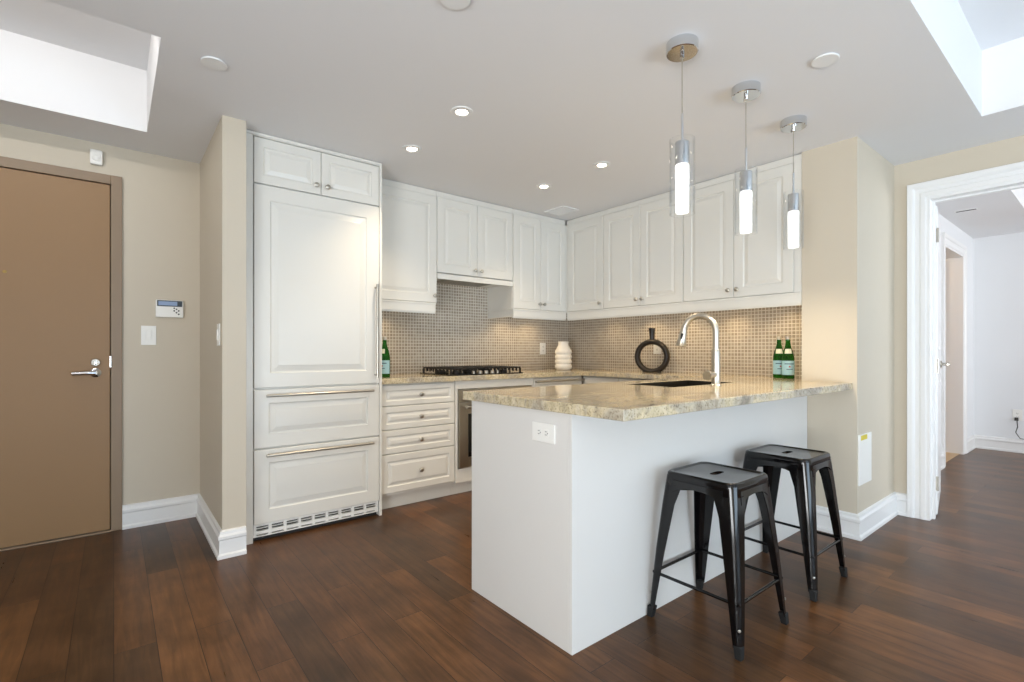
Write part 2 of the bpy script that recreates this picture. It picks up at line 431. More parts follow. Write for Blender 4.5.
base_run('baseboard_behind', (-2.6, -3.2), (XD, -3.2), (0, 1), -1, -1)
base_run('baseboard_left', (-2.6, -3.2), (-2.6, YE), (1, 0), -1, -1)
base_run('baseboard_bedroom_side', (7.15, YB), (XF, YB), (0, -1), 0, -1)
base_run('baseboard_bedroom_side', (XD + .12, YB), (6.10, YB), (0, -1), -1, 0)
base_run('baseboard_bedroom_far', (XF, YB), (XF, -2.8), (-1, 0), -1, -1)
base_run('baseboard_bathroom', (5.06, 2.84), (7.6, 2.84), (0, -1), -1, -1)

# door casings: stepped profile around an opening
CP = [(0, 0), (0, .012), (.008, .016), (.030, .016), (.036, .012), (.060, .014), (.066, .020), (.075, .024), (.098, .026), (.102, .020), (.102, 0)]
def casing(name, u0, u1, zt, f):
    "f(u, z, w): world position; w sticks out of the wall. inner edge at u0,u1,zt"
    b = B(); L = []
    L.append([f(u0 - a, 0, w) for a, w in CP]); L.append([f(u0 - a, zt + a, w) for a, w in CP])
    L.append([f(u1 + a, zt + a, w) for a, w in CP]); L.append([f(u1 + a, 0, w) for a, w in CP])
    b.loops(L); return struct(name, b, 'trim')
casing('trim_1', -.10, .816, 2.10, lambda u, z, w: (XD - w, u, z))
casing('trim_2', -.10, .816, 2.10, lambda u, z, w: (XD + .128 + w * .5, u, z))
casing('trim_3', 6.2, 7.05, 2.12, lambda u, z, w: (u, YB - w, z))
def jamb(name, b, mat='trim'): return struct(name, b, mat)
b = B(); x0, x1 = XD - .012, XD + .14
b.box(x0, x1, .80, .818, 0, 2.10); b.box(x0, x1, -.102, -.084, 0, 2.10); b.box(x0, x1, -.084, .80, 2.084, 2.102)
b.box(XD + .05, XD + .085, .788, .80, 0, 2.084); b.box(XD + .05, XD + .085, -.084, -.072, 0, 2.084); b.box(XD + .05, XD + .085, -.072, .788, 2.072, 2.084)
jamb('trim_4', b)
b = B(); b.box(6.198, 6.216, YB - .01, YB + .13, 0, 2.12); b.box(7.034, 7.052, YB - .01, YB + .13, 0, 2.12); b.box(6.216, 7.034, YB - .01, YB + .13, 2.102, 2.122)
jamb('trim_5', b)

# ---------------------------------------------------------------- doors
# entry door
d1 = bpy.data.objects.new('door_1', None); COL.objects.link(d1); d1.location = (-.47, YE, 0); d1['kind'] = 'structure'
d1['label'] = 'brown flat entry door in a brown metal frame on the left wall'
b = B(); f = .055
b.box(DX0, DX0 + f, YE - .018, YE + .12, 0, DZ); b.box(DX1 - f, DX1, YE - .018, YE + .12, 0, DZ); b.box(DX0 + f, DX1 - f, YE - .018, YE + .12, DZ - f, DZ)
b.box(DX0 + f, DX0 + f + .03, YE + .05, YE + .12, 0, DZ - f); b.box(DX1 - f - .03, DX1 - f, YE + .05, YE + .12, 0, DZ - f); b.box(DX0 + f, DX1 - f, YE + .05, YE + .12, DZ - f - .03, DZ - f)
build('door_frame', b, 'doorframe', d1, bevel=.003)
dl = build('door_leaf', B().box(DX0 + f + .004, DX1 - f - .004, YE - .006, YE + .045, .012, DZ - f - .004), 'door', d1, bevel=.002)
build('threshold', B().box(DX0 + f, DX1 - f, YE - .02, YE + .1, 0, .008), 'doorframe', d1)
hx = -.085; yl = YE - .006
h = B(); h.lathe([(.027, 0), (.027, .008), (.018, .012), (.011, .018), (.011, .045)], (hx, yl, .970), (0, -1, 0))
h.tube([(hx, yl - .045, .970), (hx - .02, yl - .050, .971), (hx - .06, yl - .048, .969), (hx - .105, yl - .045, .968)], [.014, .014, .013, .012], 12)
build('door_handle', h, 'chrome', d1, smooth=40)
h = B(); h.lathe([(.025, 0), (.025, .010), (.020, .016), (.0, .016)], (hx, yl, 1.032), (0, -1, 0)); h.box(hx - .004, hx + .004, yl - .026, yl - .014, 1.017, 1.047, .002)
build('deadbolt', h, 'chrome', d1, smooth=40)
build('latch_plate', B().box(DX1 - f - .004, DX1 - f + .004, YE - .022, YE - .008, 1.00, 1.07, .001), 'chrome', d1)
build('peephole', B().lathe([(.009, 0), (.009, .004), (.005, .006)], (-.47, yl, 1.54), (0, -1, 0), 16), 'brass', d1, smooth=40)

# bedroom door, swung open into the bedroom a little past square
d2 = bpy.data.objects.new('door_2', None); COL.objects.link(d2); d2.location = (XD + .135, .808, 0); d2['kind'] = 'structure'
d2['label'] = 'white bedroom door standing open, seen edge on in the doorway'
T = Matrix.Translation(Vector((XD + .135, .808, 0))) @ Matrix.Rotation(math.radians(9.0), 4, 'Z')
def T_apply(b, M4):
    for v in b.bm.verts: v.co = M4 @ v.co
    return b
b = B(); LW = .735
# leaf with two recessed panels on the face
def raised_panel(b, u0, u1, v0, v1, f, t, fr=.055, back=0.0, rise=.018):
    """raised-panel front: f(u,v,w) -> world, w = distance out of the carcass; frame, groove, sloped raised field"""
    fr = min(fr, (u1 - u0) * .24, (v1 - v0) * .24); rs = min(rise, (v1 - v0 - 2 * fr) * .22, (u1 - u0 - 2 * fr) * .22)
    prof = [(0, back), (0, t - .003), (.003, t), (fr, t), (fr + .005, t - .006), (fr + .012, t - .007), (fr + .012 + rs, t - .001), (fr + .015 + rs, t)]
    L = []
    for i, w in prof: L.append([f(u0 + i, v0 + i, w), f(u1 - i, v0 + i, w), f(u1 - i, v1 - i, w), f(u0 + i, v1 - i, w)])
    b.loops(L); return b
raised_panel(b, .0, LW, .012, 1.0, lambda u, v, w: (u, -w, v), .019, .11)
raised_panel(b, .0, LW, 1.0, 2.068, lambda u, v, w: (u, -w, v), .019, .11)
b.box(0, LW, 0, .019, .012, 2.068)
build('door_leaf', T_apply(b, T), 'trim', d2)
for z in (.22, 1.0, 1.87):
    hb = B(); hb.box(-.004, .0, -.018, .014, z - .045, z + .045); hb.tube([(-.006, -.021, z - .048), (-.006, -.021, z + .048)], .006, 10)
    build('hinge', T_apply(hb, T), 'nickel', d2, smooth=40)
hb = B()
hb.lathe([(.026, 0), (.026, .008), (.010, .012), (.010, .045)], (LW - .06, -.019, 1.0), (0, -1, 0)); hb.tube([(LW - .06, -.062, 1.0), (LW - .09, -.066, 1.0), (LW - .17, -.063, 1.0)], [.011, .010, .008])
build('door_handle', T_apply(hb, T), 'nickel', d2, smooth=40)

# bathroom door seen through the bedroom, beige, with a brass strike
d3 = bpy.data.objects.new('door_3', None); COL.objects.link(d3); d3.location = (7.03, YB + .13, 0); d3['kind'] = 'structure'
b = B(); raised_panel(b, 0, .78, .01, 2.08, lambda u, v, w: (7.02 - w, YB + .14 + u, v), .02, .11); b.box(7.02, 7.04, YB + .14, YB + .92, .01, 2.08)
build('door_leaf', b, 'beige_wall', d3)
hb = B(); hb.lathe([(.026, 0), (.026, .008), (.010, .012), (.012, .04), (.026, .05), (.026, .065), (.01, .075)], (7.0, YB + .86, 1.0), (-1, 0, 0))
build('door_handle', hb, 'brass', d3, smooth=40)
for z in (.25, 1.02, 1.8): build('hinge', B().box(6.994, 7.0, YB + .15, YB + .21, z - .045, z + .045), 'brass', d3)

# ---------------------------------------------------------------- backsplash tile
YT = 3.76; XT = 3.80
struct('trim_6', B().box(1.40, XT, YT, YT + .008, .90, 1.70), 'tile_x')
struct('trim_7', B().box(XT, XT + .008, YP + .3, YT, .90, 1.47), 'tile_y')

# ---------------------------------------------------------------- cabinetry
KN = [(.006, 0), (.006, .010), (.012, .016), (.0155, .022), (.0155, .027), (.010, .031), (.0003, .032)]
def knob(parent, f, u, v, w):
    c = Vector(f(u, v, w)); ax = (Vector(f(u, v, w + 1)) - c)
    return build('knob', B().lathe(KN, c, ax, 16), 'nickel', parent, smooth=35)
def front(parent, name, f, u0, u1, v0, v1, fr=.055, rise=.018, kn=None, t=.019, flat=False):
    b = B(); g = .0015
    raised_panel(b, u0 + g, u1 - g, v0 + g, v1 - g, f, t, fr, 0.001, rise)
    d = build(name, b, 'cab', parent)
    if kn: knob(d, f, kn[0], kn[1], t)
    return d
def bar_handle(parent, p0, p1, out, r=.0065, proud=.038, ends=.02):
    p0 = Vector(p0); p1 = Vector(p1); out = Vector(out); d = (p1 - p0).normalized()
    b = B(); b.tube([p0 + out * proud, p1 + out * proud], r * 1.25, 12)
    for p in (p0 + d * ends, p1 - d * ends): b.tube([p, p + out * proud], r, 10)
    return build('handle', b, 'steel', parent, smooth=40)

YF = 3.149
fy = lambda u, v, w: (u, YF - w, v)
# fridge surround
s = thing('refrigerator_surround', 'white tall panels and top filler framing the built-in refrigerator', 'cabinet panel', (1.0, YF, 0))
build('side_panel', B().box(.566, .620, YF - .019, 3.765, 0, 2.355, .002), 'cab', s)
build('side_panel', B().box(1.383, 1.401, YF - .019, 3.765, 0, 2.355, .002), 'cab', s)
b = B(); b.box(.620, 1.383, YF - .019, YF + .02, 2.335, 2.355); b.box(.575, 1.395, YF - .026, YF - .019, 2.340, 2.355, .002)
build('top_filler', b, 'cab', s)
# over-fridge cabinet
s = thing('wall_cabinet', 'short white two-door cabinet directly above the refrigerator', 'cabinet', (1.0, YF, 2.066))
build('body', B().box(.622, 1.381, YF, 3.75, 2.066, 2.333), 'cab', s)
front(s, 'door', fy, .623, 1.002, 2.067, 2.333, .05, .02, kn=(.968, 2.118))
front(s, 'door', fy, 1.002, 1.381, 2.067, 2.333, .05, .02, kn=(1.036, 2.118))
# refrigerator
s = thing('refrigerator', 'white panelled built-in refrigerator with tall door and two freezer drawers', 'refrigerator', (1.0, YF, 0))
build('body', B().box(.624, 1.379, YF + .002, 3.74, .100, 2.062), 'cab', s)
d = front(s, 'door', fy, .623, 1.381, .885, 2.062, .085, .03, t=.021)
bar_handle(d, (1.352, YF - .021, .925), (1.352, YF - .021, 1.54), (0, -1, 0))
d = front(s, 'drawer', fy, .623, 1.381, .537, .877, .078, .024, t=.021); bar_handle(d, (.683, YF - .021, .842), (1.328, YF - .021, .842), (0, -1, 0))
d = front(s, 'drawer', fy, .623, 1.381, .100, .531, .078, .026, t=.021); bar_handle(d, (.683, YF - .021, .498), (1.328, YF - .021, .498), (0, -1, 0))
b = B(); y0, y1 = YF - .006, YF + .012
b.box(.624, 1.379, y0, y1, .086, .098); b.box(.624, 1.379, y0, y1, .040, .060); b.box(.624, 1.379, y0, y1, .026, .032)
b.box(.624, 1.379, y0 + .002, y1, .0715, .0755)
n = 9
for i in range(n + 1):
    x = .624 + (.755 - .016) * i / n; b.box(x, x + .016, y0 + .0005, y1, .032, .086)
g = build('vent_grille', b, 'plastic', s)
build('grille_back', B().box(.624, 1.379, y1 + .01, y1 + .02, .0, .098), 'cab_dark', s)

# base cabinets along the range wall
YB2 = 3.197; YK = 3.243
fb = lambda u, v, w: (u, YB2 - w, v)
s = thing('base_cabinet', 'white base cabinet with four drawers beside the refrigerator', 'cabinet', (1.72, YB2, 0))
build('body', B().box(1.403, 2.008, YB2, 3.75, .10, .872), 'cab', s)
build('toe_kick', B().box(1.403, 2.008, YK, YK + .015, 0, .10), 'cab', s)
for z0, z1 in ((.118, .386), (.390, .553), (.557, .716), (.720, .864)):
    front(s, 'drawer', fb, 1.415, 2.004, z0, z1, .045, .016, kn=(1.712, (z0 + z1) / 2))
s = thing('base_cabinet', 'white oven housing cabinet under the gas cooktop', 'cabinet', (2.4, YB2, 0))
b = B(); b.box(2.010, 2.030, YB2 - .018, 3.75, .10, .872, .001); b.box(2.770, 2.79, YB2 - .018, 3.75, .10, .872, .001)
b.box(2.030, 2.770, YB2 - .018, 3.75, .812, .872); b.box(2.030, 2.770, YB2 - .018, 3.75, .10, .205)
build('body', b, 'cab', s); build('toe_kick', B().box(2.010, 2.79, YK, YK + .015, 0, .10), 'cab', s)
s = thing('oven', 'stainless steel built-in oven below the cooktop, partly behind the peninsula', 'oven', (2.4, YB2, .205))
build('body', B().box(2.034, 2.766, YB2, 3.7, .208, .808), 'steel', s)
build('control_panel', B().box(2.034, 2.766, YB2 - .03, YB2, .715, .808, .003), 'steel', s)
d = build('door', B().box(2.034, 2.766, YB2 - .034, YB2, .212, .708, .004), 'steel', s)
build('window', B().box(2.115, 2.685, YB2 - .037, YB2 - .033, .29, .62, .002), 'black_glass', d)
bar_handle(d, (2.07, YB2 - .034, .675), (2.73, YB2 - .034, .675), (0, -1, 0), .010, .05, .03)
s = thing('base_cabinet', 'white narrow base cabinet with a bar handle in the counter corner', 'cabinet', (3.0, YB2, 0))
build('body', B().box(2.792, 3.40, YB2, 3.75, .10, .872), 'cab', s); build('toe_kick', B().box(2.792, 3.40, YK, YK + .015, 0, .10), 'cab', s)
d = front(s, 'door', fb, 2.796, 3.395, .118, .864, .05, .018); bar_handle(d, (2.80, YB2 - .019, .838), (3.385, YB2 - .019, .838), (0, -1, 0), .008, .035)
XS = 3.42
fs = lambda u, v, w: (XS - w, u, v)
s = thing('base_cabinet', 'white base cabinets under the side-wall counter, mostly hidden by the peninsula', 'cabinet', (3.55, 2.5, 0))
build('body', B().box(XS, 3.79, 1.91, 3.19, .10, .872), 'cab', s); build('toe_kick', B().box(XS + .05, XS + .065, 1.91, 3.19, 0, .10), 'cab', s)
for a, c, kx in ((1.92, 2.34, 2.31), (2.34, 2.76, 2.37), (2.76, 3.165, 2.80)): front(s, 'door', fs, a, c, .118, .864, .055, .018, kn=(kx, .80))
# peninsula
PX0, PY0, PY1, PZ = 1.289, 1.256, 1.899, .873
s = thing('peninsula_base', 'plain white peninsula base with a flat end panel and back panel', 'kitchen peninsula', (2.3, 1.55, 0))
b = B(); b.box(PX0 + .022, 3.385, PY0 + .022, PY1 - .03, .10, .62)
b.box(PX0 + .022, 2.2, PY0 + .022, PY1 - .03, .62, PZ - .002); b.box(3.0, 3.385, PY0 + .022, PY1 - .03, .62, PZ - .002); b.box(2.2, 3.0, PY0 + .022, PY0 + .04, .62, PZ - .002); b.box(2.2, 3.0, PY1 - .048, PY1 - .03, .62, PZ - .002)
build('body', b, 'island', s)
build('end_panel', B().box(PX0, PX0 + .02, PY0 + .0205, PY1, 0, PZ - .001, .0015), 'island', s)
build('back_panel', B().box(PX0, 3.388, PY0, PY0 + .02, 0, PZ - .001, .0015), 'island', s)
build('toe_kick', B().box(PX0 + .022, 3.385, PY1 - .1, PY1 - .085, 0, .10), 'island', s)
fp = lambda u, v, w: (u, PY1 - .03 + w, v)
for a, c, kx in ((1.32, 1.75, 1.71), (1.75, 2.18, 1.79), (2.18, 2.64, 2.60), (2.64, 3.1, 2.68)): front(s, 'door', fp, a, c, .118, .862, .055, .018, kn=(kx, .80))

# countertop: one U-shaped slab with the sink cut-out
SK = (2.27, 2.92, 1.478, 1.80); CT = .912
CX0 = 1.275; CY0 = 1.012
xs = sorted([CX0, 1.403, 3.378, XP, XT, SK[0], SK[1]]); ys = sorted([CY0, YP + .3, SK[2], SK[3], 1.955, 3.160, YT])
def occ(x, y):
    if inr(x, y, SK): return False
    return (y < 1.955 and x < XP) or (1.29 < y < 1.955) or (x > 3.378 and y > 1.29) or (y > 3.16 and x > 1.403)
ct = build('countertop', B().grid(xs, ys, occ, .873, CT), 'granite', bevel=.003)
tag(ct, 'glossy beige granite countertop running round the kitchen and over the peninsula', 'countertop')
# sink: its dark colour stands for the shade inside the cut-out
b = B(); x0, x1, y0, y1 = SK
g = .012; L = []
for i, z in ((.0015, CT - .002), (.003, CT - .003), (.005, .70), (.03, .672)):  # walls raised over the granite edge so the opening looks dark
    L.append([(x0 + i, y0 + i, z), (x1 - i, y0 + i, z), (x1 - i, y1 - i, z), (x0 + i, y1 - i, z)])
b.loops(L, False, True)
sk = thing('kitchen_sink', 'steel undermount sink, coloured dark for its inner shade, sunk into the peninsula top behind the faucet', 'sink', ((x0 + x1) / 2, (y0 + y1) / 2, .67))
build('basin', b, 'sink', sk); build('drain', B().lathe([(.04, 0), (.04, .003), (.02, .001)], ((x0 + x1) / 2, (y0 + y1) / 2, .673), seg=20), 'steel', sk, smooth=40)
# faucet
fx0, fy0 = 2.552, 1.402
s = thing('kitchen_faucet', 'tall brushed nickel pull-down faucet with arched spout on the peninsula', 'faucet', (fx0, fy0, CT))
build('base', B().lathe([(.029, 0), (.029, .004), (.0225, .010), (.0225, .185), (.0215, .195), (.019, .198)], (fx0, fy0, CT), seg=24), 'nickel', s, smooth=40)
pts = [(fx0, fy0, CT + .195), (fx0, fy0, CT + .26)]; R = .086; zc = CT + .298
for i in range(0, 25):
    a = PI * i / 24 * .93
    pts.append((fx0 - .02 * (1 - math.cos(a)), fy0 + R * (1 - math.cos(a)), zc + R * math.sin(a) - (.012 * (i - 18) / 6 if i > 18 else 0)))
sp = build('spout', B().tube(pts, .0165, 16), 'nickel', s, smooth=50)
e = Vector(pts[-1]); dd = (Vector(pts[-1]) - Vector(pts[-2])).normalized(); dd = (dd + Vector((0, .12, -.8))).normalized()
b = B(); b.tube([e - dd * .005, e + dd * .02, e + dd * .045, e + dd * .085, e + dd * .091], [.0165, .019, .022, .029, .025], 18)
sh = build('spray_head', b, 'nickel', s, smooth=50)
side = Vector((-.9, -.3, 0)).normalized()
c = e + dd * .035 + side * .017
build('spray_button', B().tube([c - dd * .018, c + dd * .018], [.007, .006], 10), 'rubber', sh, smooth=50, label='black spray button')
lv = B(); lv.tube([(fx0, fy0, CT + .062), (fx0 - .060, fy0 + .006, CT + .058)], [.017, .017], 16)
lv.tube([(fx0 - .058, fy0 + .006, CT + .058), (fx0 - .062, fy0 + .006, CT + .058), (fx0 - .080, fy0 + .006, CT + .057)], [.024, .026, .024], 16)
build('lever', lv, 'nickel', s, smooth=50)

# wall cabinets
YU = 3.398; XU = 3.412
fu = lambda u, v, w: (u, YU - w, v)
ZD, ZT = 1.476, 2.308
def rail_y(parent, x0, x1, z0=1.392, z1=1.474, side=0):
    b = B(); b.box(x0, x1, YU - .019, YU + .0, z0 + .012, z1); b.box(x0, x1, YU - .012, YU, z0, z0 + .012); b.box(x0, x1, YU - .024, YU - .019, z1 - .014, z1, .002)
    if side: b.box(x0, x0 + .018, YU, YT - .002, z0 + .012, z1); b.box(x0 - .005, x0, YU - .024, YT - .002, z1 - .014, z1, .002)
    return build('light_rail', b, 'cab', parent)
def topfill_y(parent, x0, x1): return build('top_filler', B().box(x0, x1, YU - .010, YU + .01, ZT + .002, H - .004), 'cab', parent)
s = thing('wall_cabinet', 'white single-door wall cabinet between refrigerator panel and range hood', 'cabinet', (1.68, YU, 1.39))
build('body', B().box(1.403, 1.968, YU, YT - .002, ZD, ZT + .002), 'cab', s); front(s, 'door', fu, 1.403, 1.968, ZD, ZT, .065, .02, kn=(1.938, 1.53)); rail_y(s, 1.403, 1.955); topfill_y(s, 1.403, 1.968)
s = thing('wall_cabinet', 'shorter white two-door cabinet directly above the range hood', 'cabinet', (2.35, YU, 1.72))
build('body', B().box(1.970, 2.732, YU, YT - .002, 1.718, ZT + .002), 'cab', s)
front(s, 'door', fu, 1.970, 2.351, 1.718, ZT, .065, .02, kn=(2.320, 1.762)); front(s, 'door', fu, 2.351, 2.732, 1.718, ZT, .065, .02, kn=(2.382, 1.762)); topfill_y(s, 1.970, 2.732)
s = thing('range_hood', 'slim built-in range hood with white front strip over the cooktop', 'range hood', (2.35, YU, 1.67))
build('front_strip', B().box(1.972, 2.730, YU - .019, YU, 1.668, 1.710, .002), 'cab', s)
b = B(); b.box(1.972, 2.730, YU, YT - .002, 1.690, 1.714)
build('body', b, 'cab', s)
b = B()
for i in range(14): x = 2.12 + i * .034; b.box(x, x + .02, 3.45, 3.70, 1.682, 1.6895)
build('filter', b, 'steel', s)
s = thing('wall_cabinet', 'white two-door wall cabinet right of the range hood, in the corner', 'cabinet', (3.06, YU, 1.39))
build('body', B().box(2.734, 3.40, YU, YT - .002, ZD, ZT + .002), 'cab', s)
front(s, 'door', fu, 2.736, 3.061, ZD, ZT, .065, .02, kn=(3.035, 1.530)); front(s, 'door', fu, 3.061, 3.388, ZD, ZT, .065, .02, kn=(3.090, 1.530)); rail_y(s, 2.736, 3.387, side=1); build('filler_strip', B().box(3.3885, XU, YU - .017, YU, ZD, ZT), 'cab', s); topfill_y(s, 2.734, 3.385)
XU = 3.412
fx_ = lambda u, v, w: (XU - w, u, v)
def rail_x(parent, y0, y1, z0=1.392, z1=1.474):
    b = B(); b.box(XU - .019, XU, y0, y1, z0 + .012, z1); b.box(XU - .012, XU, y0, y1, z0, z0 + .012); b.box(XU - .024, XU - .019, y0, y1, z1 - .014, z1, .002)
    return build('light_rail', b, 'cab', parent)
def side_cab(label, y0, y1, doors, rail, fill):
    s = thing('wall_cabinet', label, 'cabinet', (XU, (y0 + y1) / 2, 1.39))
    build('body', B().box(XU, XT - .002, y0, y1, ZD, ZT + .002), 'cab', s)
    for a, c, k in doors: front(s, 'door', fx_, a, c, ZD, ZT, .065, .02, kn=(k, 1.530))
    rail_x(s, *rail); build('top_filler', B().box(XU - .010, XU + .01, *fill, ZT + .002, H - .004), 'cab', s)
    return s
s = side_cab('white single-door wall cabinet on the side wall, tight in the corner', 2.925, YU - .03, [(2.925, 3.362, 2.955)], (2.925, YU - .025), (2.925, YU - .012))
build('filler_strip', B().box(XU - .017, XU, 3.363, 3.3805, ZD, ZT), 'cab', s)
side_cab('white two-door wall cabinet on the side wall above the dark ring vase', 2.130, 2.923, [(2.527, 2.923, 2.555), (2.130, 2.527, 2.498)], (2.130, 2.9245), (2.130, 2.9245))
s = side_cab('white two-door wall cabinet on the side wall above the green bottle pair', 1.292, 2.128, [(1.733, 2.128, 1.764), (1.338, 1.733, 1.702)], (1.292, 2.1295), (1.292, 2.1295))
build('filler_strip', B().box(XU - .017, XU, 1.292, 1.336, ZD, ZT, .001), 'cab', s)
# puck lights under the wall cabinets
pl = thing('puck_light', 'small warm puck light under the side wall cabinets', 'light', (0, 0, 0), 'under-cabinet puck lights')
build('housing', B().lathe([(.030, 0), (.030, .010), (.026, .012)], (0, 0, -.012), seg=20), 'chrome', pl, smooth=40)
build('lens', B().lathe([(.022, 0), (.022, .003)], (0, 0, -.015), seg=20), 'puck', pl, smooth=40)
spots = [(3.63, 3.10), (3.63, 2.66), (3.63, 2.30), (3.63, 1.92), (3.63, 1.50), (2.90, 3.60), (3.22, 3.60), (1.62, 3.60)]
for i, (x, y) in enumerate(spots):
    o = pl if i == 0 else copy_tree(pl)
    o.location = (x, y, ZD)
    if x < 3.5: o['label'] = 'small warm puck light under the range-wall cabinets'; o['group'] = 'puck lights under the range-wall cabinets'
    l = bpy.data.lights.new('puck_lamp', 'SPOT'); l.energy = 2.0 if x > 3.5 else 1.2; l.color = (1, .74, .42); l.spot_size = 2.5; l.spot_blend = .8; l.shadow_soft_size = .02
    lo = bpy.data.objects.new('puck_lamp', l); COL.objects.link(lo); lo.parent = o; lo.location = (0, 0, -.02)

# ---------------------------------------------------------------- cooktop
s = thing('gas_cooktop', 'black gas cooktop with cast iron grates on the granite counter', 'cooktop', (2.355, 3.46, CT))
cx0, cx1, cy0, cy1 = 1.99, 2.72, 3.225, 3.70
build('tray', B().box(cx0, cx1, cy0, cy1, CT + .0005, CT + .008, .003), 'black_glass', s)
for k in range(3):
    gx0 = cx0 + .02 + k * .232; gx1 = gx0 + .226; gy0, gy1 = cy0 + .07 if k == 1 else cy0 + .02, cy1 - .03
    b = B(); z = CT + .045; r = .0065
    for x in (gx0, gx1, (gx0 + gx1) / 2): b.box(x - r, x + r, gy0, gy1, z, z + .012, .002)
    for q in range(4):
        y = gy0 + (gy1 - gy0) * q / 3; b.box(gx0, gx1, y - r, y + r, z, z + .012, .002)
    for x in (gx0, gx1):
        for y in (gy0, (gy0 + gy1) / 2, gy1): b.box(x - r, x + r, y - r, y + r, CT + .008, z)
        for q in range(1, 8):
            y = gy0 + (gy1 - gy0) * q / 8; b.box(x - .004, x + .004, y - .004, y + .004, z - .024, z)
    for y in (gy0, gy1):
        for q in range(1, 6):
            x = gx0 + (gx1 - gx0) * q / 6; b.box(x - .004, x + .004, y - .004, y + .004, z - .024 if q != 3 else CT + .008, z)
    for q in (1, 3):
        for side, sx in ((gx0, 1), (gx1, -1)):
            y = gy0 + (gy1 - gy0) * q / 4; b.box(side, side + sx * .07, y - .004, y + .004, z, z + .012, .002)
    build('grate', b, 'iron', s)
for x, y, r in ((2.12, 3.34, .035), (2.12, 3.58, .045), (2.355, 3.50, .06), (2.59, 3.58, .045), (2.59, 3.34, .035)):
    build('burner', B().lathe([(r, 0), (r, .012), (r * .85, .014), (r * .85, .022), (r * .3, .025)], (x, y, CT + .008), seg=24), 'iron', s, smooth=40)
for i in range(5):
    x = 2.235 + i * .06
    build('control_knob', B().lathe([(.019, 0), (.018, .018), (.015, .023), (.002, .023)], (x, cy0 + .035, CT + .008), seg=20), 'steel', s, smooth=40)

# ---------------------------------------------------------------- bottles and vases
def bottle(label, loc, group, rot=0):
    s = thing('glass_bottle', label, 'bottle', (0, 0, 0), group)
    build('glass_body', B().lathe([(.020, .002), (.036, 0), (.0385, .006), (.0385, .125), (.037, .150), (.030, .185), (.020, .215), (.0145, .240), (.0135, .268), (.0150, .272), (.0150, .276), (.0125, .279)], seg=32), 'green_glass', s, smooth=50)
    build('cap', B().lathe([(.0165, 0), (.0165, .021), (.014, .024), (.001, .0245)], (0, 0, .268), seg=24), 'cap', s, smooth=40)
    def arc(r, z0, z1, a0, a1, n=20, taper=0):
        b = B(); L = []
        for i in range(n + 1):
            a = a0 + (a1 - a0) * i / n; c, q = math.cos(a), math.sin(a)
            L.append([((r + .0004) * c, (r + .0004) * q, z0), ((r + .0010) * c, (r + .0010) * q, z0), ((r - taper + .0010) * c, (r - taper + .0010) * q, z1), ((r - taper + .0004) * c, (r - taper + .0004) * q, z1)])
        b.loops(L); return b
    a = PI + .65
    lb = build('label', arc(.0385, .026, .122, a - 1.5, a + 1.5), 'label', s, smooth=40, label='pale blue paper label')
    build('label_band', arc(.0392, .098, .104, a - .8, a + .8), 'ink', lb, smooth=40)
    build('label_band', arc(.0392, .062, .067, a - .5, a + .5), 'ink', lb, smooth=40)
    # small red star
    st = B(); L0 = []
    for k in range(10):
        rr_ = .009 if k % 2 == 0 else .0038; th = PI / 2 + k * PI / 5
        u, v = rr_ * math.cos(th), .082 + rr_ * math.sin(th); an = a + u / .0385
        L0.append((an, v))
    st.loops([[(.0396 * math.cos(q), .0396 * math.sin(q), v) for q, v in L0], [(.0402 * math.cos(q), .0402 * math.sin(q), v) for q, v in L0]])
    build('label_star', st, 'red', lb)
    build('neck_label', arc(.0335, .171, .203, a - .9, a + .5, taper=.0065), 'label_white', s, smooth=40, label='cream oval neck label')
    s.location = loc
    return s
b0 = bottle('green glass water bottle by the refrigerator panel on the counter', (1.525, 3.36, CT), 'green water bottles')
copy_tree(b0, (3.66, 1.540, CT), 'left one of the two green bottles near the tan pillar wall')
copy_tree(b0, (3.60, 1.456, CT), 'right one of the two green bottles, nearest the tan pillar wall')

# white ribbed vase
s = thing('ceramic_vase', 'white ribbed ceramic vase standing in the counter corner', 'vase', (3.50, 3.53, CT))
b = B(); L = []; seg = 48
prof = [(.064, 0), (.072, .006)]
for k in range(4):
    z = .010 + k * .048; prof += [(.076, z), (.0845, z + .012), (.0855, z + .024), (.0845, z + .036), (.076, z + .047)]
prof += [(.070, .212), (.058, .236), (.052, .250), (.052, .276), (.055, .284), (.048, .284), (.046, .25)]
for i, (r, z) in enumerate(prof):
    row = int(max(0, z - .010) // .048)
    L.append([((r - (.0028 * (1 - abs(math.cos(8 * (2 * PI * j / seg) + (row % 2) * PI / 2))) if .01 < z < .20 else 0)) * math.cos(2 * PI * j / seg) + 3.50, (r - (.0028 * (1 - abs(math.cos(8 * (2 * PI * j / seg) + (row % 2) * PI / 2))) if .01 < z < .20 else 0)) * math.sin(2 * PI * j / seg) + 3.53, CT + z) for j in range(seg)])
b.loops(L); build('body', b, 'vase', s, smooth=50)
